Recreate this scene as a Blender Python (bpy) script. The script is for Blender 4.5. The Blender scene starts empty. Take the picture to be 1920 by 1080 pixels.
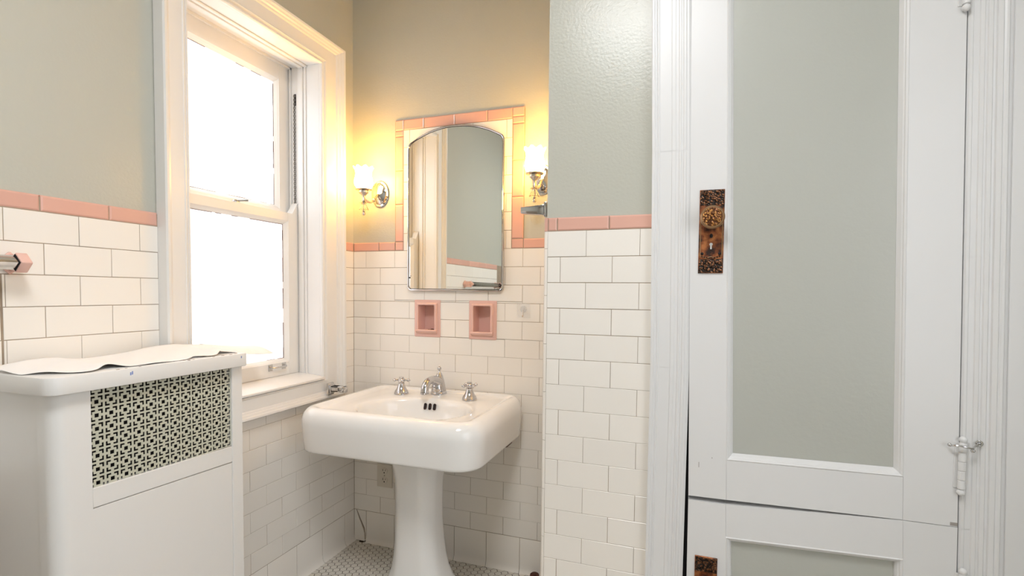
import bpy, bmesh, math, random
from mathutils import Vector, Matrix
rnd = random.Random(7)
PI = math.pi
scene = bpy.context.scene
COL = scene.collection

# ---------------------------------------------------------------- camera
cam_d = bpy.data.cameras.new('camera'); cam = bpy.data.objects.new('camera', cam_d); COL.objects.link(cam)
cam_d.sensor_width = 36; cam_d.lens = 949.2 / 1920 * 36
cam_d.shift_y = (587.3 - 540) / 1920
cam_d.clip_start = .02
_yaw, _pit, _rol = 0.33208, -0.04094, 0.01024
_f = Vector((-math.sin(_yaw) * math.cos(_pit), math.cos(_yaw) * math.cos(_pit), math.sin(_pit)))
_r = Vector((math.cos(_yaw), math.sin(_yaw), 0)); _u = _r.cross(_f)
_r2 = math.cos(_rol) * _r + math.sin(_rol) * _u; _u2 = -math.sin(_rol) * _r + math.cos(_rol) * _u
_m = Matrix((_r2, _u2, -_f)).transposed().to_4x4(); _m.translation = Vector((1.4997, -2.0345, 1.2059))
cam.matrix_world = _m
scene.camera = cam

# ---------------------------------------------------------------- light and exposure
scene.view_settings.view_transform = 'Standard'; scene.view_settings.look = 'None'
scene.view_settings.gamma = 1; scene.view_settings.use_curve_mapping = False
scene.view_settings.exposure = -0.10
SKY = 5.6            # daylight outside the frosted window and the added fill window
CEIL = 25.0            # ceiling lamp (W)
SCONCE = 66          # warm opal shades
world = bpy.data.worlds.new('world'); scene.world = world; world.use_nodes = True
bg = world.node_tree.nodes['Background']; bg.inputs[0].default_value = (.93, .96, 1, 1); bg.inputs[1].default_value = SKY

def area(name, loc, rot, sx, sy, power, color):
    l = bpy.data.lights.new(name, 'AREA'); l.shape = 'RECTANGLE'; l.size = sx; l.size_y = sy; l.energy = power; l.color = color
    o = bpy.data.objects.new(name, l); o.location = loc; o.rotation_euler = rot; COL.objects.link(o); return o
area('ceiling_lamp_glow', (1.25, -1.80, 2.60), (0, 0, 0), .55, .55, CEIL, (.95, .97, 1))

# ---------------------------------------------------------------- materials
def mat(name, col, rough=.5, metal=0, bump=0, bscale=40, var=0, noise=0, nscale=6, spec=.5, trans=0, coat=0, ior=1.45, ncol=None):
    m = bpy.data.materials.new(name); m.use_nodes = True; n = m.node_tree.nodes; L = m.node_tree.links
    b = n['Principled BSDF']
    b.inputs['Base Color'].default_value = (*col, 1); b.inputs['Roughness'].default_value = rough
    b.inputs['Metallic'].default_value = metal; b.inputs['Specular IOR Level'].default_value = spec
    b.inputs['Transmission Weight'].default_value = trans; b.inputs['Coat Weight'].default_value = coat; b.inputs['IOR'].default_value = ior
    out = None
    if noise or var or bump:
        tc = n.new('ShaderNodeTexCoord')
    if noise:
        t = n.new('ShaderNodeTexNoise'); t.inputs['Scale'].default_value = nscale; t.inputs['Detail'].default_value = 6
        L.new(tc.outputs['Object'], t.inputs['Vector'])
        mx = n.new('ShaderNodeMix'); mx.data_type = 'RGBA'
        mx.inputs[6].default_value = (*col, 1)
        mx.inputs[7].default_value = (*(ncol or [c * (1 - noise) for c in col]), 1)
        r = n.new('ShaderNodeValToRGB'); r.color_ramp.elements[0].position = .42; r.color_ramp.elements[1].position = .68
        L.new(t.outputs[0], r.inputs[0]); L.new(r.outputs[0], mx.inputs[0]); out = mx.outputs[2]
    if var:
        oi = n.new('ShaderNodeObjectInfo'); hsv = n.new('ShaderNodeHueSaturation')
        mr = n.new('ShaderNodeMapRange'); mr.inputs[3].default_value = 1 - var; mr.inputs[4].default_value = 1 + var * .4
        L.new(oi.outputs['Random'], mr.inputs[0]); L.new(mr.outputs[0], hsv.inputs['Value'])
        if out: L.new(out, hsv.inputs['Color'])
        else: hsv.inputs['Color'].default_value = (*col, 1)
        out = hsv.outputs[0]
    if out: L.new(out, b.inputs['Base Color'])
    if bump:
        t = n.new('ShaderNodeTexNoise'); t.inputs['Scale'].default_value = bscale; t.inputs['Detail'].default_value = 4
        L.new(tc.outputs['Object'], t.inputs['Vector'])
        bp = n.new('ShaderNodeBump'); bp.inputs['Strength'].default_value = bump; bp.inputs['Distance'].default_value = .004
        L.new(t.outputs[0], bp.inputs['Height']); L.new(bp.outputs[0], b.inputs['Normal'])
    return m

M = {}
M['sage'] = mat('sage_wall_paint', (.515, .515, .45), .26, bump=.14, bscale=120)
M['panelsage'] = mat('sage_panel_paint', (.495, .505, .458), .28, bump=.10, bscale=90)
M['white'] = mat('white_gloss_paint', (.80, .79, .765), .30, bump=.012, bscale=45)
M['doorwhite'] = mat('white_door_paint', (.78, .78, .775), .33, bump=.012, bscale=60)
M['cream'] = mat('cream_window_paint', (.80, .79, .765), .32, bump=.012, bscale=45)
M['ceil'] = mat('ceiling_paint', (.80, .79, .76), .8)
M['tile'] = mat('white_wall_tile', (.90, .86, .795), .22, bump=.03, bscale=14, var=.022)
M['pink'] = mat('pink_glazed_tile', (.74, .43, .345), .14, bump=.05, bscale=20, var=.06)
M['pinkc'] = mat('pink_ceramic', (.80, .51, .44), .12)
M['grout'] = mat('tile_grout', (.38, .30, .22), .9, noise=.35, nscale=9)
M['fgrout'] = mat('floor_grout', (.10, .075, .055), .95)
M['hex'] = mat('white_hex_tile', (.74, .70, .63), .35, var=.07)
M['porcelain'] = mat('white_porcelain', (.87, .865, .845), .09, coat=.3)
M['chrome'] = mat('chrome', (.60, .60, .62), .07, metal=1)
M['chromeworn'] = mat('worn_chrome', (.66, .655, .65), .16, metal=1, noise=.15, nscale=60)
M['nickel'] = mat('brushed_nickel', (.62, .56, .49), .22, metal=1)
M['mirror'] = mat('mirror_silvering', (.86, .88, .85), .015, metal=1)
M['glass'] = mat('clear_glass', (1, .97, .92), .03, trans=1)
M['plastic'] = mat('clear_plastic', (.95, .94, .92), .12)
_n = M['plastic'].node_tree.nodes; _l = M['plastic'].node_tree.links; _t = _n.new('ShaderNodeBsdfTransparent'); _x = _n.new('ShaderNodeMixShader'); _x.inputs[0].default_value = .16
_l.new(_t.outputs[0], _x.inputs[1]); _l.new(_n['Principled BSDF'].outputs[0], _x.inputs[2]); _l.new(_x.outputs[0], _n['Material Output'].inputs[0])
M['outlet'] = mat('ivory_plastic', (.72, .66, .56), .35)
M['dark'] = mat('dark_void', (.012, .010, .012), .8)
M['rust'] = mat('rusted_iron', (.11, .035, .02), .7, bump=.8, bscale=120, noise=.6, nscale=80)
M['grille'] = mat('painted_perforated_metal', (.55, .55, .45), .45)
M['paper'] = mat('white_shelf_paper', (.93, .915, .90), .8)
M['crackfill'] = mat('grey_caulk', (.36, .33, .30), .8)
M['steel'] = mat('steel', (.5, .5, .5), .3, metal=1)
M['chain'] = mat('tarnished_chain', (.20, .18, .16), .5, metal=.6)
M['brownchip'] = mat('bare_wood_chip', (.16, .09, .06), .8)
M['bluemark'] = mat('blue_mark', (.25, .33, .62), .8)

def mat_plate():
    m = mat('aged_copper', (.30, .115, .055), .42, metal=.75); n = m.node_tree.nodes; L = m.node_tree.links; b = n['Principled BSDF']
    tc = n.new('ShaderNodeTexCoord'); t = n.new('ShaderNodeTexNoise'); t.inputs['Scale'].default_value = 55; t.inputs['Detail'].default_value = 8
    r = n.new('ShaderNodeValToRGB'); e = r.color_ramp.elements
    e[0].position = .36; e[0].color = (.045, .030, .026, 1); e[1].position = .66; e[1].color = (.52, .20, .075, 1)
    k = e.new(.5); k.color = (.25, .085, .04, 1)
    L.new(tc.outputs['Object'], t.inputs[0]); L.new(t.outputs[0], r.inputs[0]); L.new(r.outputs[0], b.inputs['Base Color'])
    v = n.new('ShaderNodeTexNoise'); v.inputs['Scale'].default_value = 260; bp = n.new('ShaderNodeBump'); bp.inputs['Strength'].default_value = .5; bp.inputs['Distance'].default_value = .001
    L.new(tc.outputs['Object'], v.inputs[0]); L.new(v.outputs[0], bp.inputs['Height']); L.new(bp.outputs[0], b.inputs['Normal'])
    return m
M['plate'] = mat_plate()
def mat_ornate(name, hi, lo):
    m = mat(name, hi, .38, metal=.85); n = m.node_tree.nodes; L = m.node_tree.links; b = n['Principled BSDF']
    tc = n.new('ShaderNodeTexCoord'); t = n.new('ShaderNodeTexVoronoi'); t.inputs['Scale'].default_value = 170
    r = n.new('ShaderNodeValToRGB'); e = r.color_ramp.elements
    e[0].position = .15; e[0].color = (*hi, 1); e[1].position = .6; e[1].color = (*lo, 1)
    L.new(tc.outputs['Object'], t.inputs[0]); L.new(t.outputs[0], r.inputs[0]); L.new(r.outputs[0], b.inputs['Base Color'])
    bp = n.new('ShaderNodeBump'); bp.invert = True; bp.inputs['Strength'].default_value = .9; bp.inputs['Distance'].default_value = .003
    L.new(t.outputs[0], bp.inputs['Height']); L.new(bp.outputs[0], b.inputs['Normal'])
    return m
M['ornate'] = mat_ornate('ornate_dark_bronze', (.30, .13, .06), (.035, .028, .024))
M['knob'] = mat_ornate('ornate_knob_bronze', (.62, .30, .09), (.14, .06, .03))
M['knobrim'] = mat('knob_rim_bronze', (.36, .22, .12), .35, metal=.85)

def mat_frost(name, tint, shade_tint):
    m = bpy.data.materials.new(name); m.use_nodes = True; n = m.node_tree.nodes; L = m.node_tree.links; n.clear()
    o = n.new('ShaderNodeOutputMaterial'); t = n.new('ShaderNodeBsdfTranslucent'); g = n.new('ShaderNodeBsdfGlossy'); g.inputs['Roughness'].default_value = .25
    mx = n.new('ShaderNodeMixShader'); mx.inputs[0].default_value = .05
    tc = n.new('ShaderNodeTexCoord'); ns = n.new('ShaderNodeTexNoise'); ns.inputs['Scale'].default_value = 2.2; ns.inputs['Detail'].default_value = 2
    r = n.new('ShaderNodeValToRGB'); e = r.color_ramp.elements; e[0].position = .35; e[0].color = (*shade_tint, 1); e[1].position = .62; e[1].color = (*tint, 1)
    L.new(tc.outputs['Object'], ns.inputs[0]); L.new(ns.outputs[0], r.inputs[0]); L.new(r.outputs[0], t.inputs['Color'])
    L.new(t.outputs[0], mx.inputs[1]); L.new(g.outputs[0], mx.inputs[2]); L.new(mx.outputs[0], o.inputs[0])
    return m
M['frost'] = mat_frost('frosted_glass', (.80, .80, .80), (.72, .71, .72))
M['frostlow'] = mat_frost('frosted_glass_lower', (.78, .75, .73), (.55, .50, .48))  # second tint paints the faint shadow edges from outside into the pane
def mat_emit(name, col, s, edge=None):
    m = bpy.data.materials.new(name); m.use_nodes = True; n = m.node_tree.nodes; L = m.node_tree.links; b = n['Principled BSDF']
    b.inputs['Base Color'].default_value = (.9, .88, .82, 1); b.inputs['Roughness'].default_value = .3
    b.inputs['Emission Color'].default_value = (*col, 1); b.inputs['Emission Strength'].default_value = s
    return m
M['opal'] = mat_emit('lit_opal_glass', (1, .53, .12), SCONCE)
M['lampglass'] = mat_emit('lit_ceiling_glass', (1, .97, .93), 3.0)

# ---------------------------------------------------------------- helpers
def link(name, me, material, parent=None, loc=None, rot=None, smooth=True, ang=35, kind=None, label=None):
    if material is not None and not me.materials: me.materials.append(material)
    if smooth and len(me.polygons) and not me.get('_s'):
        me.polygons.foreach_set('use_smooth', [True] * len(me.polygons)); me.set_sharp_from_angle(angle=math.radians(ang)); me['_s'] = 1
    o = bpy.data.objects.new(name, me); COL.objects.link(o)
    if parent is not None: o.parent = parent
    if loc: o.location = loc
    if rot: o.rotation_euler = rot
    if kind: o['kind'] = kind
    if label: o['label'] = label
    return o
def bm_obj(name, bm, material, parent=None, **k):
    bmesh.ops.recalc_face_normals(bm, faces=bm.faces)
    me = bpy.data.meshes.new(name); bm.to_mesh(me); bm.free()
    return link(name, me, material, parent, **k)
def thing(name, label, cat, loc=(0, 0, 0), group=None):
    o = bpy.data.objects.new(name, None); COL.objects.link(o); o.location = loc; o.empty_display_size = .05
    o['label'] = label; o['category'] = cat
    if group: o['group'] = group
    return o
def tag(o, label, cat, group=None):
    o['label'] = label; o['category'] = cat
    if group: o['group'] = group
    return o
def struct(name, label=None):
    o = bpy.data.objects.new(name, None); COL.objects.link(o); o['kind'] = 'structure'; o.empty_display_size = .05
    if label: o['label'] = label
    return o
def box(bm, a, b, bev=0, seg=1):
    x0, x1 = sorted((a[0], b[0])); y0, y1 = sorted((a[1], b[1])); z0, z1 = sorted((a[2], b[2]))
    vs = [bm.verts.new(p) for p in ((x0, y0, z0), (x1, y0, z0), (x1, y1, z0), (x0, y1, z0), (x0, y0, z1), (x1, y0, z1), (x1, y1, z1), (x0, y1, z1))]
    fs = [bm.faces.new([vs[i] for i in f]) for f in ((0, 3, 2, 1), (4, 5, 6, 7), (0, 1, 5, 4), (1, 2, 6, 5), (2, 3, 7, 6), (3, 0, 4, 7))]
    if bev:
        es = {e for f in fs for e in f.edges}
        bmesh.ops.bevel(bm, geom=list(es), offset=bev, segments=seg, profile=.5, affect='EDGES')
def boxo(name, a, b, material, parent=None, bev=0, seg=1, **k):
    bm = bmesh.new(); box(bm, a, b, bev, seg); return bm_obj(name, bm, material, parent, **k)
def prism(bm, pts, axis, c0, c1, bev=0, seg=1):
    """polygon pts (2D) in the plane normal to axis, extruded c0..c1"""
    def P(p, c): return {'X': (c, p[0], p[1]), 'Y': (p[0], c, p[1]), 'Z': (p[0], p[1], c)}[axis]
    A = [bm.verts.new(P(p, c0)) for p in pts]; B = [bm.verts.new(P(p, c1)) for p in pts]
    n = len(pts); fs = [bm.faces.new(A[::-1]), bm.faces.new(B)]
    fs += [bm.faces.new((A[i], A[(i + 1) % n], B[(i + 1) % n], B[i])) for i in range(n)]
    bmesh.ops.recalc_face_normals(bm, faces=fs)
    if bev: bmesh.ops.bevel(bm, geom=list({e for f in fs for e in f.edges}), offset=bev, segments=seg, profile=.5, affect='EDGES')
def prismo(name, pts, axis, c0, c1, material, parent=None, bev=0, seg=1, **k):
    bm = bmesh.new(); prism(bm, pts, axis, c0, c1, bev, seg); return bm_obj(name, bm, material, parent, **k)
def lathe(bm, prof, n=28, mtx=Matrix(), ruffle=None, closed=False):
    rings = []
    for j, (r, z) in enumerate(prof):
        ring = []
        for i in range(n):
            a = 2 * PI * i / n; rr, zz = r, z
            if ruffle: rr, zz = ruffle(j, a, r, z)
            ring.append(bm.verts.new(mtx @ Vector((rr * math.cos(a), rr * math.sin(a), zz))))
        rings.append(ring)
    for A, B in zip(rings, rings[1:]):
        for i in range(n): bm.faces.new((A[i], A[(i + 1) % n], B[(i + 1) % n], B[i]))
    if not closed:
        if prof[0][0] > 1e-5: bm.faces.new(rings[0][::-1])
        if prof[-1][0] > 1e-5: bm.faces.new(rings[-1])
    else:
        A, B = rings[-1], rings[0]
        for i in range(n): bm.faces.new((A[i], A[(i + 1) % n], B[(i + 1) % n], B[i]))
def tube(bm, pts, rad, n=10, caps=True, sq=False):
    pts = [Vector(p) for p in pts]; rad = rad if isinstance(rad, (list, tuple)) else [rad] * len(pts)
    rings = []; up = Vector((0, 0, 1)); prev = None
    for i, p in enumerate(pts):
        t = (pts[min(i + 1, len(pts) - 1)] - pts[max(i - 1, 0)]).normalized()
        if prev is None:
            a = t.cross(up); a = a if a.length > .05 else t.cross(Vector((1, 0, 0)))
        else: a = prev - t * prev.dot(t)
        a.normalize(); prev = a; b = t.cross(a)
        rings.append([bm.verts.new(p + (a * math.cos(2 * PI * k / n + (PI / 4 if sq else 0)) + b * math.sin(2 * PI * k / n + (PI / 4 if sq else 0))) * rad[i]) for k in range(n)])
    for A, B in zip(rings, rings[1:]):
        for i in range(n): bm.faces.new((A[i], A[(i + 1) % n], B[(i + 1) % n], B[i]))
    if caps: bm.faces.new(rings[0][::-1]); bm.faces.new(rings[-1])
def ball(bm, c, r, u=14, v=9, sc=(1, 1, 1)):
    bmesh.ops.create_uvsphere(bm, u_segments=u, v_segments=v, radius=r, matrix=Matrix.Translation(c) @ Matrix.Diagonal((*sc, 1)))
def spline(pts, n=6):
    out = []; P = [Vector(p) for p in pts]
    for i in range(len(P) - 1):
        p0 = P[max(i - 1, 0)]; p1 = P[i]; p2 = P[i + 1]; p3 = P[min(i + 2, len(P) - 1)]
        for k in range(n):
            t = k / n
            out.append(.5 * ((2 * p1) + (-p0 + p2) * t + (2 * p0 - 5 * p1 + 4 * p2 - p3) * t * t + (-p0 + 3 * p1 - 3 * p2 + p3) * t ** 3))
    out.append(P[-1]); return out
def mean_mesh(bm, name):
    me = bpy.data.meshes.new(name); bmesh.ops.recalc_face_normals(bm, faces=bm.faces); bm.to_mesh(me); bm.free(); return me

# ---------------------------------------------------------------- tiles
_tm = {}
def tile_mesh(w, h, kind):
    key = (round(w, 3), round(h, 3), kind)
    if key in _tm: return _tm[key], key
    w, h = key[0], key[1]; g = .00065; w2, h2 = w / 2 - g, h / 2 - g
    bm = bmesh.new()
    if kind == 'flat': steps = [(.008, 0), (.0008, 0), (0, .0009)]
    else: steps = [(.010, 0), (.002, 0), (.0003, .0016), (-.0012, .0045)]
    if min(w2, h2) < .006: steps = steps[:2] + [(0, .0005)]
    rings = [[bm.verts.new((sx * (w2 - i), y, sz * (h2 - i))) for sx, sz in ((-1, -1), (1, -1), (1, 1), (-1, 1))] for y, i in steps]
    for A, B in zip(rings, rings[1:]):
        for i in range(4): bm.faces.new((A[i], A[(i + 1) % 4], B[(i + 1) % 4], B[i]))
    bm.faces.new(rings[-1])
    me = mean_mesh(bm, 'tile_mesh'); _tm[key] = me
    return me, key
def clip(rects, hole):
    out = []; hx0, hx1, hz0, hz1 = hole
    for (x0, x1, z0, z1) in rects:
        if x1 <= hx0 or x0 >= hx1 or z1 <= hz0 or z0 >= hz1: out.append((x0, x1, z0, z1)); continue
        if z0 < hz0: out.append((x0, x1, z0, hz0))
        if z1 > hz1: out.append((x0, x1, hz1, z1))
        a, b = max(z0, hz0), min(z1, hz1)
        if x0 < hx0: out.append((x0, hx0, a, b))
        if x1 > hx1: out.append((hx1, x1, a, b))
    return [r for r in out if r[1] - r[0] > .005 and r[3] - r[2] > .005]
def place_tile(wall, r, frame, name='tile', kind='flat', m='tile', label=None, jit=1.0):
    me, key = tile_mesh(r[1] - r[0], r[3] - r[2], kind)
    mk = (key, m)
    if mk not in _tm:
        c = me if not me.materials else me.copy()
        if c is not me: c.materials.clear()
        c.materials.append(M[m]); _tm[mk] = c
    me = _tm[mk]
    u, v = (r[0] + r[1]) / 2, (r[2] + r[3]) / 2; d = rnd.uniform(-.0004, .0004) * jit
    rz, base = frame
    loc = (u, base[1] + d, v) if rz == 0 else ((base[0] + d, u, v) if rz == 1 else (base[0] + d, u, v))
    ang = {0: 0, 1: PI / 2, 2: -PI / 2}[rz]
    o = link(name, me, None, wall, loc=loc, rot=(rnd.gauss(0, .0025) * jit, rnd.gauss(0, .0012) * jit, ang + rnd.gauss(0, .0025) * jit), smooth=False, label=label)
    return o
P = .0775; ZP = 1.392; ZB = .152
def rows(u0, u1, oddj, evenj, pitch, r0, r1, holes=()):
    """rows r0..r1-1 below the pink line; joint offsets for even/odd rows"""
    out = []
    for r in range(r0, r1):
        z1 = ZP - r * P; z0 = z1 - P; j = evenj if r % 2 == 0 else oddj
        k = math.floor((u0 - j) / (2 * P)); xs = []
        x = j + k * 2 * P
        while x < u1 + 2 * P: xs.append(x); x += 2 * P
        for a, b in zip(xs, xs[1:]):
            a2, b2 = max(a, u0), min(b, u1)
            if b2 - a2 > .006: out.append((a2, b2, z0, z1))
    for h in holes: out = clip(out, h)
    return out

# ================================================================ SETTING
ROOM_R, REARY, CEILZ = 2.62, -3.1, 2.78
# floor
floor = struct('floor', 'white hexagonal mosaic floor with dark grout')
boxo('grout', (-.2, REARY - .1, -.06), (ROOM_R + .2, .2, -.0012), M['fgrout'], floor, smooth=False)
HP = .0285
def hexmesh():
    bm = bmesh.new(); R = HP / math.sqrt(3)
    rings = []
    for rr, z in ((R - .0014, -.004), (R - .0014, -.0008), (R - .0021, 0)):
        rings.append([bm.verts.new((rr * math.cos(PI / 3 * k), rr * math.sin(PI / 3 * k), z)) for k in range(6)])
    for A, B in zip(rings, rings[1:]):
        for i in range(6): bm.faces.new((A[i], A[(i + 1) % 6], B[(i + 1) % 6], B[i]))
    bm.faces.new(rings[-1]); return mean_mesh(bm, 'hex_tile')
hm = hexmesh(); hm.materials.append(M['hex'])
cells = []
ci = -1
while True:
    x = .0205 + ci * HP * math.sqrt(3) / 2
    if x > ROOM_R: break
    j = 0
    while True:
        y = -.012 - (.5 * HP if ci % 2 else 0) - j * HP
        if y < -1.9: break
        if x > .006: cells.append((x, y))
        j += 1
    ci += 1
def vis(c):   # the wedge of floor that the photograph shows, nearest first
    x, y = c
    return y > -.36 and x < 1.12 and not (x > 1.08 and y < -.5)
near = sorted([c for c in cells if vis(c)], key=lambda c: c[1])[:]
near = [c for c in near if c[1] > -.30 - 0 * c[0]]
near = sorted(near, key=lambda c: (abs(c[0] - .35) > .62, -c[1]))[:300]
ns = set(near)
for c in near:
    link('hex_tile', hm, None, floor, loc=(c[0], c[1], rnd.uniform(-.0003, .0003)), smooth=False)
bm = bmesh.new(); R = HP / math.sqrt(3) - .0017
for c in cells:
    if c in ns: continue
    vs = [bm.verts.new((c[0] + R * math.cos(PI / 3 * k), c[1] + R * math.sin(PI / 3 * k), 0)) for k in range(6)]
    ws = [bm.verts.new((v.co.x, v.co.y, -.003)) for v in vs]
    bm.faces.new(vs)
    for i in range(6): bm.faces.new((ws[i], ws[(i + 1) % 6], vs[(i + 1) % 6], vs[i]))
bm_obj('hex_tile_field', bm, M['hex'], floor, smooth=False, kind='stuff')
# ceiling, rear and right walls
boxo('ceiling', (-.3, REARY - .1, CEILZ), (ROOM_R + .2, .3, CEILZ + .1), M['ceil'], kind='structure', smooth=False)
bm = bmesh.new()
for a, b in (((REARY - .1, 0), (-2.88, CEILZ)), ((-1.32, 0), (-.50, CEILZ)), ((-2.88, 0), (-1.32, .62)), ((-2.88, 2.23), (-1.32, CEILZ))):
    box(bm, (ROOM_R, a[0], a[1]), (ROOM_R + .1, b[0], b[1]))
bm_obj('wall_right', bm, M['sage'], kind='structure', smooth=False)
prismo('wall_front', [(2.232, 0), (ROOM_R, 0), (ROOM_R, CEILZ), (2.158, CEILZ), (2.186, 1.85), (2.206, 1.0)], 'Y', -.5607, -.50, M['doorwhite'], kind='structure', smooth=False)
boxo('wall_rear', (-.2, REARY - .12, 0), (ROOM_R + .1, REARY, CEILZ), M['sage'], kind='structure', smooth=False)
w2 = struct('fill_window', 'unseen frosted window added in the right-hand wall for fill light')  # added out of view to bring fill light from the right
boxo('pane', (ROOM_R + .055, -2.85, .65), (ROOM_R + .06, -1.35, 2.20), M['frost'], w2, smooth=False)
bm = bmesh.new()
for a, b in (((-2.95, .55), (-2.85, 2.30)), ((-1.35, .55), (-1.25, 2.30)), ((-2.85, .55), (-1.35, .65)), ((-2.85, 2.20), (-1.35, 2.30)), ((-2.85, 1.40), (-1.35, 1.44))):
    box(bm, (ROOM_R - .025, a[0], a[1]), (ROOM_R + .08, b[0], b[1]), .004)
bm_obj('fill_window_frame', bm, M['white'], w2)

# ---- left wall (X=0) with the window opening
WY0, WY1, WZ0, WZ1 = -.845, -.235, .832, 2.168
wl = struct('wall_left', 'sage painted wall with white tile wainscot and pink cap tiles')
bm = bmesh.new(); PX = -.007
HY0, HY1, HZ0, HZ1 = WY0 - .03, WY1 + .03, WZ0 - .035, WZ1 + .03
for y0, y1, z0, z1 in ((REARY, HY0, 0, CEILZ), (HY1, .2, 0, CEILZ), (HY0, HY1, 0, HZ0), (HY0, HY1, HZ1, CEILZ)):
    box(bm, (-.24, y0, z0), (PX, y1, z1))
bm_obj('plaster', bm, M['sage'], wl, smooth=False)
bm = bmesh.new()
box(bm, (PX, -3.0, .01), (-.0012, -.86, ZP + .036)); box(bm, (PX, -.2, .01), (-.0012, .006, ZP + .036)); box(bm, (PX, -.87, .01), (-.0012, -.19, .80))
bm_obj('grout', bm, M['grout'], wl, smooth=False)
CAS = (-.942, -.102, .738, 2.275)   # casing outer rectangle on this wall
crack = (-1.3140, -1.3105, .7, ZP - P * 2)
F1 = (1, (0, 0, 0))
rs = rows(-1.95, -.90, -.0721 - .0775 - .155 * 6 + .0075, -.0721 - .155 * 6 + .0075, 0, 0, 8, [CAS, crack])
rs += rows(-.86, 0, -.0721 - .0775, -.0721, 0, 0, 16, [CAS])
rs += rows(-.95, -.86, -.0721 - .0775, -.0721, 0, 8, 16, [CAS])
for r in rs: place_tile(wl, r, F1)
rs = []
for a, b in zip((-1.95, -1.7, -1.545, -1.390, -1.2327, -1.0756), (-1.7, -1.545, -1.390, -1.2327, -1.0756, -.942)):
    rs.append((a, b, ZP, ZP + .041))
rs.append((-.102, -.001, ZP, ZP + .041))
for r in rs: place_tile(wl, r, F1, 'cap_tile', 'cap', 'pink', 'pink glazed cap tile')
def base_mesh(w, poly=None):
    prof = [(.007, ZB - .0015), (.0006, ZB - .0015), (0, ZB - .003), (0, .035), (-.0015, .02), (-.005, .009), (-.010, .003), (-.013, .0005), (.007, .0005)]
    bm = bmesh.new(); g = .0011; n = len(prof)
    A = [bm.verts.new((-w / 2 + g, y, z)) for y, z in prof]; B = [bm.verts.new((w / 2 - g, y, z)) for y, z in prof]
    bm.faces.new(A); bm.faces.new(B[::-1])
    for i in range(n): bm.faces.new((A[i], A[(i + 1) % n], B[(i + 1) % n], B[i]))
    me = mean_mesh(bm, 'base_tile'); me.materials.append(M['tile']); return me
_bmesh = {}
def base_tile(wall, u0, u1, rz, base):
    k = round(u1 - u0, 3)
    if k not in _bmesh: _bmesh[k] = base_mesh(k)
    u = (u0 + u1) / 2
    loc = (u, base[1] + rnd.uniform(-.0003, .0003), 0) if rz == 0 else (base[0], u, 0)
    o = link('base_tile', _bmesh[k], None, wall, loc=loc, rot=(0, 0, PI / 2 if rz == 1 else 0), ang=25)
    return o
ys = [0, -.0721, -.2271, -.3821, -.5371, -.6921, -.8471, -1.0021, -1.1571, -1.3121]
for a, b in zip(ys, ys[1:]): base_tile(wl, b, a, 1, (0, 0, 0))

# ---- back wall (Y=0)
wb = struct('wall_back', 'sage painted wall above white tile wainscot with pink cap tiles behind the sink')
SO1 = (.333, .457, 1.0045, 1.166); SO2 = (.6035, .7265, 1.0035, 1.1665)
bm = bmesh.new(); YB = .007
holes = [SO1, SO2]
full = [(-.2, ROOM_R + .2, 0, CEILZ)]
for h in holes: full = clip(full, (h[0] - .001, h[1] + .001, h[2] - .001, h[3] + .001))
for x0, x1, z0, z1 in full: box(bm, (x0, YB, z0), (x1, .07, z1))
box(bm, (-.2, .07, 0), (ROOM_R + .2, .2, CEILZ))
bm_obj('plaster', bm, M['sage'], wb, smooth=False)
gr = [(-.007, 1.085, .01, ZP + .036), (.2261, .8455, ZP + .03, 1.975)]
for h in holes: gr = clip(gr, h)
bm = bmesh.new()
for x0, x1, z0, z1 in gr: box(bm, (x0, .0012, z0), (x1, YB, z1))
bm_obj('grout', bm, M['grout'], wb, smooth=False)
F0 = (0, (0, 0, 0))
XR = 1.085
rs = rows(0, XR, .0685 + .0775, .0685, 0, 0, 16, holes)
rs += rows(.2705, .7915, .0685 + .0775, .0685, 0, -7, 0, [(.2, .9, 1.9345, 2.1)])
for r in rs: place_tile(wb, r, F0)
caps = [(0, .1381), (.1381, .2261), (.2261, .2705), (.7915, .8455), (.8455, 1.0), (1.0, XR)]
CL = 'pink glazed cap tile'
for a, b in caps: place_tile(wb, (a, b, ZP, ZP + .041), F0, 'cap_tile', 'cap', 'pink', CL)
for a, b in zip((ZP + .041, ZP + .041, 1.6009, 1.7551, 1.9086), (1.4482, 1.6009, 1.7551, 1.9086, 1.9345)):
    if b - a > .018: place_tile(wb, (.2261, .2705, a, b), F0, 'cap_tile', 'cap', 'pink', CL)
for a, b in zip((ZP + .041, 1.608, 1.7611, 1.9133), (1.608, 1.7611, 1.9133, 1.9425)):
    place_tile(wb, (.7915, .8455, a, b), F0, 'cap_tile', 'cap', 'pink', CL)
xs = [.2261, .2705, .3737, .5255, .6781, .7915, .8455]
for i, (a, b) in enumerate(zip(xs, xs[1:])):
    place_tile(wb, (a, b, 1.9345 + (.008 if i == 5 else 0), 1.9825), F0, 'cap_tile', 'cap', 'pink', CL)
# base course; the corner tile is broken by a diagonal crack
xs = [.0685 + .155 * k for k in range(7)]
for a, b in zip(xs, xs[1:]): base_tile(wb, a, min(b, XR), 0, (0, 0, 0))
prismo('base_tile', [(.003, .003), (.003, .1505), (.011, .1505), (.028, .11), (.052, .062), (.058, .040), (.060, .003)], 'Y', -.004, .007, M['tile'], wb, bev=.0008)
prismo('base_tile', [(.0155, .1505), (.0672, .1505), (.0672, .003), (.0645, .003), (.0635, .040), (.058, .068), (.034, .112)], 'Y', -.0005, .007, M['tile'], wb, bev=.0008)
prismo('cement_patch', [(.014, .146), (.030, .113), (.053, .073), (.057, .068), (.034, .105), (.017, .140)], 'Y', .0002, .004, M['crackfill'], wb, smooth=False)

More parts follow.
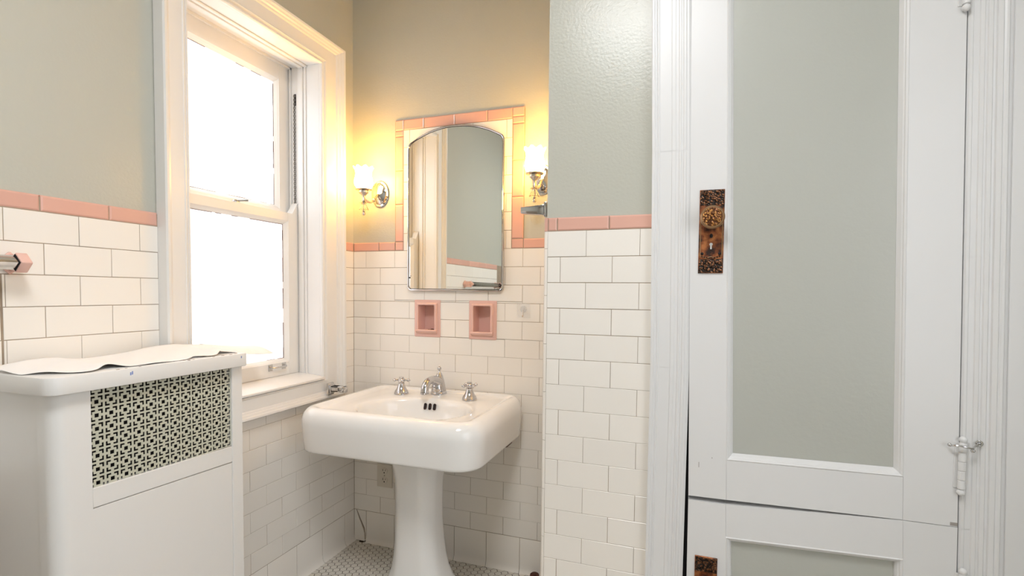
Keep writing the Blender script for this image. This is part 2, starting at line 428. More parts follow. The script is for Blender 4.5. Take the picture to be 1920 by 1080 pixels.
# ---- pier with its tiled face (Y=-.5407) and side (X=1.085)
PY = -.5407
wp = struct('wall_pier', 'projecting pier with sage paint above white tiles and a pink cap')
bm = bmesh.new()
box(bm, (1.092, PY + .007, 0), (1.50, .0, CEILZ))
bm_obj('plaster', bm, M['sage'], wp, smooth=False)
bm = bmesh.new()
box(bm, (1.090, PY + .0012, .01), (1.45, PY + .007, ZP + .036)); box(bm, (1.0862, PY + .004, .01), (1.092, .0, ZP + .036))
bm_obj('grout', bm, M['grout'], wp, smooth=False)
q0 = 1.0592
rs = rows(1.0965, 1.408, q0 + .0775 * 1, q0 + .0775 * 2, 0, 0, 17)
for r in rs: place_tile(wp, r, (0, (0, PY, 0)))
for a, b in ((1.0965, 1.126), (1.126, 1.2805), (1.2805, 1.408)):
    place_tile(wp, (a, b, ZP, ZP + .041), (0, (0, PY, 0)), 'cap_tile', 'cap', 'pink', CL)
rs = rows(PY + .02, -.004, -.30, -.38, 0, 0, 17)
for r in rs: place_tile(wp, r, (2, (1.085, 0, 0)))
for a, b in ((PY + .02, -.37), (-.37, -.215), (-.215, -.06), (-.06, -.008)):
    place_tile(wp, (a, b, ZP, ZP + .041), (2, (1.085, 0, 0)), 'cap_tile', 'cap', 'pink', CL)
def bull(z0, z1, m, label=None):
    r = .0125; cx, cy = 1.0965, PY + r + .0005
    pts = [(cx, cy), (cx, cy - r)] ; pts = [(1.0965, PY + .02), (1.0965, PY - .0004)]
    pts += [(1.0965 - .0005 - r * math.sin(t), PY - .0004 + r - r * math.cos(t)) for t in [PI / 2 * k / 6 for k in range(7)]]
    pts += [(1.0835, PY + .02)]
    bm = bmesh.new(); prism(bm, pts, 'Z', z0 + .0006, z1 - .0006)
    bm_obj('corner_bullnose_tile', bm, m, wp, ang=30, label=label)
z = ZP
bull(ZP, ZP + .041, M['pink'], 'pink glazed corner tile')
bz = [ZP, 1.340, 1.198, 1.050, .902, .752, .600, .450, .300, .150, .004]
for a, b in zip(bz, bz[1:]): bull(b, a, M['tile'])
# wall above and behind the doors (closet), painted black as shade in the gaps
boxo('wall_closet', (1.5, -.44, 0), (ROOM_R + .1, -.2, CEILZ), M['dark'], kind='structure', smooth=False)

# ================================================================ window_1
win = struct('window_1', 'double-hung sash window with frosted panes and deep cream casing')
def casing_side(side):
    # profile: distance outward from the opening, height off the wall
    prof = [(0, .0006), (0, .010), (.004, .015), (.009, .015), (.012, .011), (.016, .011), (.020, .017), (.026, .019), (.030, .016), (.090, .016), (.094, .022),
            (.101, .024), (.106, .030), (.112, .032), (.118, .038), (.128, .039), (.133, .034), (.133, -.004)]
    W = {'right': .133, 'left': .097, 'top': .106, 'bottom': .094}[side]
    lw, rw, tw, bw = .097, .133, .106, .094
    bm = bmesh.new(); E0 = []; E1 = []
    for d, h in prof:
        t = d / .133; l, r, tp, bt = WY0 - t * lw, WY1 + t * rw, WZ1 + t * tw, WZ0 - t * bw
        if side == 'right': p, q = (h, r, bt), (h, r, tp)
        elif side == 'left': p, q = (h, l, bt), (h, l, tp)
        elif side == 'top': p, q = (h, l, tp), (h, r, tp)
        else: p, q = (h, l, bt), (h, r, bt)
        E0.append(bm.verts.new(p)); E1.append(bm.verts.new(q))
    for i in range(len(E0) - 1): bm.faces.new((E0[i], E0[i + 1], E1[i + 1], E1[i]))
    bm.faces.new((E0[-1], E0[0], E1[0], E1[-1])); bm.faces.new(E0[::-1]); bm.faces.new(E1)
    bm_obj('casing_' + ('head' if side == 'top' else 'sill_board' if side == 'bottom' else 'side'), bm, M['cream'], win, ang=20)
for s in ('right', 'left', 'top', 'bottom'): casing_side(s)
JD = -.225
boxo('jamb', (JD, WY1, WZ0), (-.0, WY1 + .03, WZ1 + .03), M['white'], win)
boxo('jamb', (JD, WY0 - .03, WZ0), (-.0, WY0, WZ1 + .03), M['white'], win)
boxo('head_jamb', (JD, WY0 + .0005, WZ1), (-.0, WY1 - .0005, WZ1 + .03), M['cream'], win)
prismo('window_sill', [(-.24, .846), (-.10, .846), (.012, .834), (.026, .831), (.026, .822), (-.24, .80)], 'Y', WY0 - .0005, WY1 + .0005, M['cream'], win, bev=.002)
for y0, s in ((WY1, -1), (WY0, 1)):
    bm = bmesh.new(); box(bm, (-.105, y0, .84), (-.078, y0 + s * .011, WZ1), .003, 2); box(bm, (-.078, y0, .84), (-.066, y0 + s * .005, WZ1), .002)
    bm_obj('stop_bead', bm, M['white'], win)
    boxo('parting_bead', (-.152, y0, .84), (-.144, y0 + s * .009, WZ1), M['white'], win, bev=.001)
bm = bmesh.new(); box(bm, (-.105, WY0, WZ1), (-.078, WY1, WZ1 - .011), .003, 2); box(bm, (-.078, WY0, WZ1), (-.060, WY1, WZ1 - .006), .002); box(bm, (-.152, WY0, WZ1), (-.144, WY1, WZ1 - .010))
bm_obj('stop_bead', bm, M['cream'], win)
def sash(x1, z0, z1, stile, brail, trail, gname, lowlabel):
    """x1: room-side face"""
    x0 = x1 - .036; y0, y1 = WY0 + .003, WY1 - .003
    fr = boxo('sash', (x0, y1 - stile, z0), (x1, y1, z1), M['cream'], win, bev=.0012)
    fr['label'] = lowlabel
    boxo('stile', (x0, y0, z0), (x1, y0 + stile, z1), M['cream'], fr, bev=.0012)
    boxo('bottom_rail', (x0, y0 + stile, z0), (x1, y1 - stile, z0 + brail), M['cream'], fr, bev=.0012)
    boxo('top_rail', (x0, y0 + stile, z1 - trail), (x1, y1 - stile, z1), M['cream'], fr, bev=.0012)
    gy0, gy1, gz0, gz1 = y0 + stile, y1 - stile, z0 + brail, z1 - trail
    bm = bmesh.new(); w = .014
    o = [(gy0, gz0), (gy1, gz0), (gy1, gz1), (gy0, gz1)]; mid = [(gy0 + w * .35, gz0 + w * .35), (gy1 - w * .35, gz0 + w * .35), (gy1 - w * .35, gz1 - w * .35), (gy0 + w * .35, gz1 - w * .35)]
    i = [(gy0 + w, gz0 + w), (gy1 - w, gz0 + w), (gy1 - w, gz1 - w), (gy0 + w, gz1 - w)]
    O = [bm.verts.new((x1 - .002, *p)) for p in o]; MI = [bm.verts.new((x1 - .006, *p)) for p in mid]; I = [bm.verts.new((x1 - .016, *p)) for p in i]; K = [bm.verts.new((x1 - .019, *p)) for p in i]
    for A, B in ((O, MI), (MI, I), (I, K)):
        for k in range(4): bm.faces.new((A[k], A[(k + 1) % 4], B[(k + 1) % 4], B[k]))
    bm_obj('glazing_bead', bm, M['cream'], fr, smooth=False)
    boxo('glass_pane', (x1 - .022, gy0 + .002, gz0 + .002), (x1 - .018, gy1 - .002, gz1 - .002), M[gname], fr, smooth=False)
    bm = bmesh.new()   # worn dark putty line
    yy, zz = gy1 - w, gz0 + w
    pz = zz
    while pz < gz1 - w - .02:
        ln = rnd.uniform(.01, .06)
        if rnd.random() < .75: box(bm, (x1 - .0175, yy - rnd.uniform(.0012, .003), pz), (x1 - .016, yy + .0004, pz + ln))
        pz += ln
    py = gy0 + w
    while py < gy1 - w - .02:
        ln = rnd.uniform(.01, .05)
        if rnd.random() < .55: box(bm, (x1 - .0175, py, zz - .0003), (x1 - .016, py + ln, zz + rnd.uniform(.001, .0022)))
        if rnd.random() < .5: box(bm, (x1 - .0175, py, gz1 - w - .0018), (x1 - .016, py + ln, gz1 - w + .0004))
        py += ln
    bm_obj('worn_putty', bm, M['rust'], fr, smooth=False)
    return fr
lo = sash(-.108, .8465, 1.535, .062, .056, .036, 'frostlow', 'lower sash with a warmer frosted pane')
up = sash(-.155, 1.515, 2.160, .060, .04, .062, 'frost', 'upper sash with a bright frosted pane')
# scrolled horn at each end of the lower sash's meeting rail
for ya, s in ((WY1 - .004, -1), (WY0 + .004, 1)):
    pts = [(ya, 1.533), (ya, 1.585)] + [(ya + s * (.006 + .030 * math.sin(t)), 1.535 + .046 * (1 - math.sin(t)) ** 1.0 * math.cos(t * .35)) for t in [PI / 2 * k / 6 for k in range(0, 7)]] + [(ya + s * .052, 1.533)]
    prismo('sash_horn', pts, 'X', -.140, -.1085, M['cream'], lo)
bm = bmesh.new()  # window latch on the meeting rail
lathe(bm, [(0, 0), (.016, 0), (.016, .004), (.011, .006), (.009, .011), (0, .012)], 16, Matrix.Translation((-.128, -.548, 1.5352)))
tube(bm, [(-.128, -.548, 1.543), (-.110, -.525, 1.547), (-.104, -.512, 1.549)], [.004, .0035, .0045], 8)
bm_obj('window_latch', bm, M['steel'], lo)
bm = bmesh.new()  # lift handle
for y in (-.405, -.332):
    box(bm, (-.108, y - .011, .873), (-.1055, y + .011, .900), .001)
    tube(bm, [(-.107, y, .8865), (-.094, y, .8865)], .0045, 8)
tube(bm, spline([(-.096, -.405, .8865), (-.092, -.39, .8865), (-.091, -.368, .8865), (-.092, -.347, .8865), (-.096, -.332, .8865)], 4), .0038, 8)
for y in (-.405, -.332):
    for zz in (.878, .895): ball(bm, (-.1052, y, zz), .0022, 8, 5)
bm_obj('lift_handle', bm, M['chromeworn'], lo)
# sash chain out of its slot
boxo('chain_slot', (-.131, WY1 - .0004, 2.005), (-.121, WY1 + .01, 2.055), M['dark'], win, bev=.0)
bm = bmesh.new(); zz = 2.045; k = 0
while zz > 1.575:
    T = Matrix.Translation((-.126, WY1 - .005, zz)) @ Matrix.Rotation(PI / 2 * (k % 2) + .5, 4, 'Z') @ Matrix.Diagonal((1, 1, 1.7, 1))
    ring = [T @ Vector((.0034 * math.cos(a), 0, .0034 * math.sin(a))) for a in [2 * PI * i / 8 for i in range(9)]]
    tube(bm, ring, .0015, 5, caps=False); zz -= .0085; k += 1
bm_obj('sash_chain', bm, M['chain'], win, kind='stuff')

# ================================================================ doors and casings
DY = -.555
def DP(u, v):  # the old door leaf has sagged by about a degree
    return u, v
# casing left of the doors: flat board with fluted edges
def door_casing(name, xb, xt, widths, zb=.0, zt=CEILZ, flip=False, y=PY):
    t = struct(name, 'white fluted door casing')
    return t
tr1 = struct('trim_1', 'white moulded door casing between the pier tiles and the doors')
def fl(name, parent, pts_bottom, pts_top, zb, zt, mtl):
    """loft a profile (x,y) at zb to a profile at zt"""
    bm = bmesh.new(); A = [bm.verts.new((x, y, zb)) for x, y in pts_bottom]; B = [bm.verts.new((x, y, zt)) for x, y in pts_top]; n = len(A)
    for i in range(n): bm.faces.new((A[i], A[(i + 1) % n], B[(i + 1) % n], B[i]))
    bm.faces.new(A[::-1]); bm.faces.new(B); bm_obj(name, bm, mtl, parent, ang=18)
prof = [(0, .0), (0, .026), (.003, .028), (.007, .028), (.009, .024), (.012, .024), (.014, .020), (.0165, .023), (.019, .023), (.021, .0195), (.050, .0195), (.0515, .0225), (.060, .0225), (.0615, .0195), (.068, .0195), (.070, .023), (.074, .024), (.076, .020), (.079, .020), (.081, .024), (.086, .024), (.089, .019), (.093, .019), (.1, .010), (.1, 0)]
def bend(zz, w0, pr, x0, sgn=1):
    return [(x0 + sgn * d * w0, PY - (.0195 + (h - .0195) * .55 if h > .005 else h) + .004) for d, h in pr]
segs = [(0, 1.402, 1.012), (1.0, 1.4065, 1.04), (1.6, 1.399, 1.04), (CEILZ, 1.372, 1.06)]
for (z0, x0, w0), (z1, x1, w1) in zip(segs, segs[1:]):
    fl('casing_board', tr1, bend(z0, w0, prof, x0), bend(z1, w1, prof, x1), z0, z1 + .0005, M['doorwhite'])
boxo('gap_shade', (1.40, PY + .02, 0), (1.535, PY + .06, CEILZ), M['dark'], tr1, smooth=False)  # black strip stands in for the shade in the gap beside the doors
tr2 = struct('trim_2', 'white moulded door casing at the right edge beside the hinges')
prof2 = [(0, 0), (0, .012), (.004, .018), (.010, .018), (.012, .014), (.024, .014), (.026, .019), (.034, .021), (.036, .017), (.040, .017), (.042, .022), (.050, .024), (.053, .019), (.058, .019), (.060, .027), (.070, .030), (.073, .026), (.077, .030), (.082, .031), (.085, .022), (.095, .018), (.095, 0)]
segs2 = [(0, 2.1425, .91), (.65, 2.1300, .90), (1.3, 2.1155, .90), (1.9, 2.1020, .88), (CEILZ, 2.081, .98)]
for (z0, x0, w0), (z1, x1, w1) in zip(segs2, segs2[1:]):
    fl('casing_board', tr2, bend(z0, w0, prof2, x0), bend(z1, w1, prof2, x1), z0, z1 + .0005, M['doorwhite'])
# door leaf: quads given by their corners (bottom-left, bottom-right, top-right, top-left), X and Z
def door(name, label, outer, inner, mould=.0125):
    d = struct(name, label); y0, y1 = DY, DY + .04
    (obl, obr, otr, otl), (ibl, ibr, itr, itl) = outer, inner
    def lerp(a, b, t): return (a[0] + (b[0] - a[0]) * t, a[1] + (b[1] - a[1]) * t)
    def at(pa, pb, z):  # point of line pa-pb at height z
        t = (z - pa[1]) / (pb[1] - pa[1]); return lerp(pa, pb, t)
    lb, lt = at(ibl, itl, obl[1] + .001), at(ibl, itl, otl[1]); rb, rt = at(ibr, itr, obr[1]), at(ibr, itr, otr[1])
    prismo('stile', [obl, lb, lt, otl], 'Y', y0, y1, M['doorwhite'], d, bev=.0001)
    prismo('stile', [rb, obr, otr, rt], 'Y', y0, y1, M['doorwhite'], d, bev=.0001)
    g = .0004
    prismo('rail', [(lb[0] + g, lb[1]), (rb[0] - g, rb[1]), (ibr[0] - g, ibr[1]), (ibl[0] + g, ibl[1])], 'Y', y0 + .0003, y1, M['doorwhite'], d, bev=.0001)
    prismo('rail', [(itl[0] + g, itl[1]), (itr[0] - g, itr[1]), (rt[0] - g, rt[1]), (lt[0] + g, lt[1])], 'Y', y0 + .0003, y1, M['doorwhite'], d, bev=.0001)
    prismo('panel', [(ibl[0] - .005, ibl[1] - .005), (ibr[0] + .005, ibr[1] - .005), (itr[0] + .005, itr[1] + .005), (itl[0] - .005, itl[1] + .005)], 'Y', y0 + .016, y0 + .026, M['panelsage'], d, smooth=False)
    bm = bmesh.new(); cor = [ibl, ibr, itr, itl]; sg = [(1, 1), (-1, 1), (-1, -1), (1, -1)]
    pr = [(-.001, .0005), (.002, -.0015), (.006, .001), (.007, .004), (.010, .006), (.0135, .011), (mould + .003, .0155)]
    R_ = [[bm.verts.new((c[0] + s[0] * dd, y0 + hh, c[1] + s[1] * dd)) for c, s in zip(cor, sg)] for dd, hh in pr]
    for A, B in zip(R_, R_[1:]):
        for k in range(4): bm.faces.new((A[k], A[(k + 1) % 4], B[(k + 1) % 4], B[k]))
    bm_obj('panel_moulding', bm, M['doorwhite'], d, ang=15)
    return d
d1 = door('door_1', 'upper closet door leaf, white with one tall sage panel',
          [(1.5165, .6445), (2.1265, .6540), (2.085, 2.50), (1.485, 2.50)], [(1.6115, .7555), (2.0145, .7615), (1.978, 2.35), (1.574, 2.35)], .014)
d2 = door('door_2', 'lower closet door leaf, white with sage panel',
          [(1.518, .03), (2.138, .03), (2.1270, .6525), (1.5165, .6325)], [(1.628, .14), (2.036, .14), (2.0210, .5555), (1.6155, .5425)], .012)
def knob_plate(door_o, cx, zt, w, h, full=True):
    y = DY
    p = prismo('knob_plate', [(cx - w / 2, zt - h), (cx + w / 2, zt - h), (cx + w / 2, zt), (cx - w / 2, zt)], 'Y', y - .0035, y + .001, M['plate'], door_o, bev=.0008, label='aged copper escutcheon plate')
    bm = bmesh.new()  # raised ornament bands top and bottom
    box(bm, (cx - w / 2 + .0015, y - .0050, zt - .042), (cx + w / 2 - .0015, y - .003, zt - .0015), .0006)
    box(bm, (cx - w / 2 + .0015, y - .0050, zt - h + .0015), (cx + w / 2 - .0015, y - .003, zt - h + .038), .0006)
    for s in (-1, 1):
        for zc in (zt - .012, zt - .030, zt - h + .012, zt - h + .028):
            for r in (.0085, .0045):
                ring = [(cx + s * .016 + r * math.cos(a) * s, y - .0052, zc + r * math.sin(a)) for a in [1.7 * PI * i / 12 for i in range(13)]]
                tube(bm, ring, .0011, 5)
            ball(bm, (cx + s * .016, y - .0055, zc), .0026, 8, 6)
        for k in range(4): ball(bm, (cx + s * (.004 + .006 * k), y - .0052, zt - h + .040 + .002 * k), .0022, 8, 5)
    for zc in (zt - .021, zt - h + .02): ball(bm, (cx, y - .005, zc), .004, 8, 6, (1, .6, 1.6))
    bm_obj('ornament', bm, M['ornate'], p)
    bm = bmesh.new(); r = .0275   # raised frame: arch top round the knob, scalloped foot
    top = zt - .078; bot = zt - h + .047
    pts = [(cx - r, bot)] + [(cx + r * math.cos(a), top + r * .85 * math.sin(a)) for a in [PI - PI * i / 12 for i in range(13)]] + [(cx + r, bot), (cx + .012, bot - .006), (cx, bot - .002), (cx - .012, bot - .006), (cx - r, bot)]
    tube(bm, [(x, y - .004, z) for x, z in pts], .0014, 6, caps=False)
    bm_obj('border_bead', bm, M['knobrim'], p)
    bm = bmesh.new()
    for s in (-1, 1): ball(bm, (cx + s * .022, y - .004, bot + .006), .0042, 10, 7, (1, .5, 1))
    ball(bm, (cx, y - .0035, zt - .124), .0045, 10, 7, (1, .5, 1.3))
    bm_obj('screw', bm, M['dark'], p)
    bm = bmesh.new(); kz = zt - .150
    bmesh.ops.create_cone(bm, cap_ends=True, segments=14, radius1=.0042, radius2=.0042, depth=.001, matrix=Matrix.Translation((cx, y - .0037, kz + .003)) @ Matrix.Rotation(PI / 2, 4, 'X'))
    box(bm, (cx - .0022, y - .0042, kz - .010), (cx + .0022, y - .0033, kz + .002))
    bm_obj('keyhole', bm, M['doorwhite'], p, smooth=False, label='keyhole coloured pale as light showing through')  # pale colour stands in for light seen through the hole
    T = Matrix.Translation((cx, y - .003, zt - .080)) @ Matrix.Rotation(PI / 2, 4, 'X')
    bm = bmesh.new()
    lathe(bm, [(.020, 0), (.020, .003), (.016, .006), (.010, .010), (.010, .026), (.018, .031), (.0285, .036), (.0305, .041), (.0305, .048), (.027, .0515), (.0255, .0515)], 36, T)
    k = bm_obj('door_knob', bm, M['knobrim'], p, label='round ornate bronze knob')
    bm = bmesh.new()
    lathe(bm, [(.0252, .0500), (.0245, .0525), (.018, .0545), (.009, .0555), (0, .056)], 36, T)
    for i in range(3):
        a = PI / 2 + i * 2 * PI / 3; ball(bm, T @ Vector((.009 * math.cos(a), .009 * math.sin(a), .0545)), .0058, 10, 7)
    for i in range(9):
        a = i * 2 * PI / 9; ball(bm, T @ Vector((.0195 * math.cos(a), .0195 * math.sin(a), .053)), .0034, 8, 6)
    o = bm_obj('knob_face', bm, M['knob'], p)
knob_plate(d1, 1.5583, 1.4885, .063, .225)
knob_plate(d2, 1.5667, .4790, .0585, .225)
# hinges: knuckle barrels with ball tips
def hinge(door_o, x, z0, z1, hook=False):
    y = DY - .008
    bm = bmesh.new()
    box(bm, (x - .013, DY - .0018, z0 + .012), (x - .002, DY + .001, z1 - .012), .0004)
    box(bm, (x + .002, DY + .001, z0 + .012), (x + .016, DY + .004, z1 - .012), .0004)
    h = bm_obj('hinge', bm, M['doorwhite'], door_o)
    n = 5; L = (z1 - z0 - .024) / n
    bm = bmesh.new()
    for i in range(n):
        lathe(bm, [(.0070, 0), (.0078, .001), (.0078, L - .0016), (.0070, L - .0006)], 14, Matrix.Translation((x, y, z0 + .012 + i * L)))
    lathe(bm, [(0.0045, -.001), (.0045, z1 - z0 - .022)], 8, Matrix.Translation((x, y, z0 + .012)))
    bm_obj('knuckle', bm, M['doorwhite'], h)
    bm = bmesh.new()
    for zz in (z0 + .004, z1 - .004): ball(bm, (x, y, zz), .0085, 14, 9)
    lathe(bm, [(.006, 0), (.006, .005)], 12, Matrix.Translation((x, y, z1 - .014)))
    bm_obj('ball_tip', bm, M['doorwhite'], h)
    return h
hg = hinge(d1, 2.1265, .738, .872)
hinge(d1, 2.094, 1.870, 2.004); hinge(d2, 2.138, .420, .555)
bm = bmesh.new()
tube(bm, spline([(2.100, DY - .012, .853), (2.108, DY - .022, .856), (2.124, DY - .026, .855), (2.138, DY - .024, .853), (2.146, DY - .016, .856), (2.158, DY - .006, .863), (2.161, DY + .002, .862)], 5), .0024, 7)
ball(bm, (2.099, DY - .012, .8545), .0045, 10, 7); ball(bm, (2.141, DY - .020, .8465), .0046, 10, 7)
ring = [(2.158 + .006 * math.cos(a), DY - .006, .862 + .006 * math.sin(a)) for a in [2 * PI * i / 10 for i in range(11)]]
tube(bm, ring, .002, 6, caps=False)
bm_obj('hook_latch', bm, M['chromeworn'], d1, label='small wire hook latch over the hinge')
for a, b in (((2.112, .6562), (2.1262, .6640)), ((1.541, .7275), (1.5425, .742)), ((1.5745, .756), (1.576, .759))):
    boxo('paint_chip', (a[0], DY - .0007, a[1]), (b[0], DY + .0003, b[1]), M['crackfill'], d1, smooth=False)

# ================================================================ pedestal sink
sink = thing('pedestal_sink', 'large white porcelain pedestal sink standing in the tiled corner under the mirror', 'sink', (.495, -.27, 0))
SX0, SX1, SY0, SY1 = .128, .868, -.558, -.004
def rrect(ang, cx, cy, inset, skew=True):
    x0, x1, y0, y1 = SX0 + inset, SX1 - inset, SY0 + inset, SY1 - min(inset, .0) - inset * .35
    dx, dy = math.cos(ang), math.sin(ang)
    rf = max(.10 - inset, .02); rb = max(.075 - inset, .02)
    # march along the ray to the rounded rectangle
    lo_, hi_ = 0, 1.2
    def inside(t):
        x, y = cx + dx * t, cy + dy * t
        if not (x0 <= x <= x1 and y0 <= y <= y1): return False
        for sx, sy, r in ((0, 0, rf), (1, 0, rf), (0, 1, rb), (1, 1, rb)):
            px = x0 + r if sx == 0 else x1 - r; py = y0 + r if sy == 0 else y1 - r
            if (x < px if sx == 0 else x > px) and (y < py if sy == 0 else y > py):
                if (x - px) ** 2 + (y - py) ** 2 > r * r: return False
        return True
    for _ in range(26):
        m_ = (lo_ + hi_) / 2
        if inside(m_): lo_ = m_
        else: hi_ = m_
    return cx + dx * lo_, cy + dy * lo_
N = 128; CX, CY = .500, -.305; EA, EB, ECX, ECY = .226, .176, .514, -.328
def out_ring(inset, z): return [(*rrect(2 * PI * k / N, CX, CY, inset), z) for k in range(N)]
def el_ring(s, z, cy=0): return [(ECX + EA * s * math.cos(2 * PI * k / N), ECY + cy + EB * s * math.sin(2 * PI * k / N), z) for k in range(N)]
def mixr(A, B, t, z): return [(a[0] + (b[0] - a[0]) * t, a[1] + (b[1] - a[1]) * t, z) for a, b in zip(A, B)]
O = out_ring(.07, 0); EL = el_ring(1, 0)
rings = [el_ring(.35, .585), mixr(el_ring(.6, 0), el_ring(.6, 0), 0, .590), out_ring(.10, .606), out_ring(.045, .613), out_ring(.020, .612), out_ring(.013, .612), out_ring(.009, .616), out_ring(.008, .622), out_ring(.005, .65), out_ring(.002, .69), out_ring(.0, .716)]
for k in range(1, 7):
    a = PI / 2 * k / 6; rings.append(out_ring(.040 * (1 - math.cos(a)), .716 + .0555 * math.sin(a)))
rings += [out_ring(.047, .7710), out_ring(.054, .7688), out_ring(.061, .7650), out_ring(.068, .7618), out_ring(.078, .7602)]
O = rings[-1]
rings += [mixr(O, el_ring(1.06, 0), .5, .7592), el_ring(1.09, .7582), el_ring(1.045, .7570), el_ring(1.01, .7540), el_ring(.985, .746), el_ring(.965, .732), el_ring(.94, .715), el_ring(.90, .692), el_ring(.83, .667), el_ring(.72, .646), el_ring(.56, .630), el_ring(.38, .621), el_ring(.2, .616), el_ring(.12, .614)]
bm = bmesh.new(); RV = [[bm.verts.new(Vector(p) - Vector((.495, -.27, 0))) for p in r] for r in rings]
for A, B in zip(RV, RV[1:]):
    for i in range(N): bm.faces.new((A[i], A[(i + 1) % N], B[(i + 1) % N], B[i]))
bm.faces.new(RV[0][::-1]); bm.faces.new(RV[-1])
bm_obj('basin', bm, M['porcelain'], sink, ang=60)
def Ls(p): return (p[0] - .495, p[1] + .27, p[2])
# drain
bm = bmesh.new(); lathe(bm, [(0, .0), (.010, .0), (.012, .002), (.022, .003), (.024, .001), (.024, -.001)], 24, Matrix.Translation(Ls((ECX, ECY, .6155))))
bm_obj('drain', bm, M['chrome'], sink)
# overflow slots in the back of the bowl
for k, xx in enumerate((.477, .498, .519)):
    bm = bmesh.new()
    ya = ECY + EB * math.sqrt(max(0, 1 - ((xx - ECX) / EA) ** 2))
    def slot(r, hh, off):
        return [(xx - .495 + r * math.cos(a), hh * math.sin(a)) for a in [2 * PI * i / 16 for i in range(16)]]
    T = Matrix.Translation(Ls((xx, ya * 1 - .0140 , .7270))) @ Matrix.Rotation(-.30, 4, 'X')
    V1 = []; V2 = []
    for i in range(20):
        a = 2 * PI * i / 20; cx_, cz_ = math.cos(a) * .0052, math.sin(a) * .0052 + (.0075 if math.sin(a) > 0 else -.0075)
        V1.append(bm.verts.new(T @ Vector((cx_, -.0015, cz_)))); V2.append(bm.verts.new(T @ Vector((cx_, .004, cz_))))
    bm.faces.new(V1); bm.faces.new(V2[::-1])
    for i in range(20): bm.faces.new((V1[i], V1[(i + 1) % 20], V2[(i + 1) % 20], V2[i]))
    s_ = bm_obj('overflow_slot', bm, M['dark'], sink, label='dark rusty overflow slot')
    bm = bmesh.new(); ring = [T @ Vector((math.cos(a) * .0056, -.0016, math.sin(a) * .0056 + (.0075 if math.sin(a) > 0 else -.0075))) for a in [2 * PI * i / 20 for i in range(21)]]
    tube(bm, ring, .0008, 5, caps=False); bm_obj('rust_ring', bm, M['rust'], s_)
# pedestal: eight-sided column with soft arrises, flared at both ends
def ped_ring(hw, hd, ch, z, cx=0, cy=0):
    base = [(hw, -hd + ch), (hw, hd - ch), (hw - ch, hd), (-hw + ch, hd), (-hw, hd - ch), (-hw, -hd + ch), (-hw + ch, -hd), (hw - ch, -hd)]
    pts = []
    for i in range(8):
        p, q, o_ = base[i], base[(i + 1) % 8], base[i - 1]
        def l(a, b, t): return (a[0] + (b[0] - a[0]) * t, a[1] + (b[1] - a[1]) * t)
        def step(a, b, dd):
            L_ = math.hypot(b[0] - a[0], b[1] - a[1]); return l(a, b, min(.45, dd / L_))
        a, b = step(p, o_, .018), step(p, q, .018)
        for t in (0, .33, .67, 1):
            pts.append(l(l(a, p, t), l(p, b, t), t))
    return [(x + cx, y + cy, z) for x, y in pts]
bm = bmesh.new()
pz = [(.0, .160, .135), (.012, .162, .137), (.022, .157, .132), (.032, .149, .124), (.045, .140, .117), (.07, .123, .104), (.11, .107, .094), (.16, .098, .088), (.22, .092, .084), (.30, .088, .081), (.38, .087, .080), (.43, .088, .081), (.47, .090, .084), (.51, .096, .090), (.545, .105, .099), (.575, .116, .108), (.604, .124, .115)]
PR = [[bm.verts.new(p) for p in ped_ring(w, d, w * .44, z, .012 + .010 * max(0, 1 - z / .3))] for z, w, d in pz]
for A, B in zip(PR, PR[1:]):
    for i in range(len(A)): bm.faces.new((A[i], A[(i + 1) % len(A)], B[(i + 1) % len(A)], B[i]))
bm.faces.new(PR[0][::-1]); bm.faces.new(PR[-1])
bm_obj('pedestal', bm, M['porcelain'], sink, ang=50)
boxo('mounting_bracket', Ls((.80, -.16, .588)), Ls((.838, -.09, .614)), M['rust'], sink, bev=.006, seg=2, label='rusty iron bracket under the basin')
boxo('mounting_bolt', Ls((.716, -.50, .596)), Ls((.735, -.48, .613)), M['rust'], sink, bev=.003)
# tap handles
def handle(x, y, rot, label):
    t = thing('tap_handle', label, 'tap', (x, y, .7600), 'tap handles on the sink')
    bm = bmesh.new(); lathe(bm, [(.0315, 0), (.0315, .003), (.0295, .0045), (.0305, .0065), (.0285, .0085), (.0290, .0105), (.0270, .013), (.0270, .0145), (.021, .022), (.0165, .033), (.0135, .043), (.0145, .045), (.0145, .047), (.0100, .048)], 32)
    bm_obj('bell_base', bm, M['chrome'], t)
    bm = bmesh.new(); lathe(bm, [(.0100, .0475), (.0135, .051), (.0155, .056), (.0155, .061), (.0130, .065), (.0095, .067), (.0095, .069), (.0105, .070), (.0105, .0725), (0, .0735)], 24)
    for k in range(4):
        a = rot + k * PI / 2; dx, dy = math.cos(a), math.sin(a)
        tube(bm, [(dx * .012, dy * .012, .0585), (dx * .022, dy * .022, .0585), (dx * .026, dy * .026, .0585)], [.0048, .0040, .0045], 10)
        ball(bm, (dx * .030, dy * .030, .0585), .0075, 12, 8)
        ball(bm, (dx * .0365, dy * .0365, .0585), .0032, 8, 6)
    bm_obj('cross_handle', bm, M['chrome'], t)
    return t
handle(.330, -.114, .36, 'chrome cross-handle tap on the left of the sink deck, nearest the window')
handle(.655, -.116, .95, 'chrome cross-handle tap on the right of the sink deck, nearest the tiled pier')
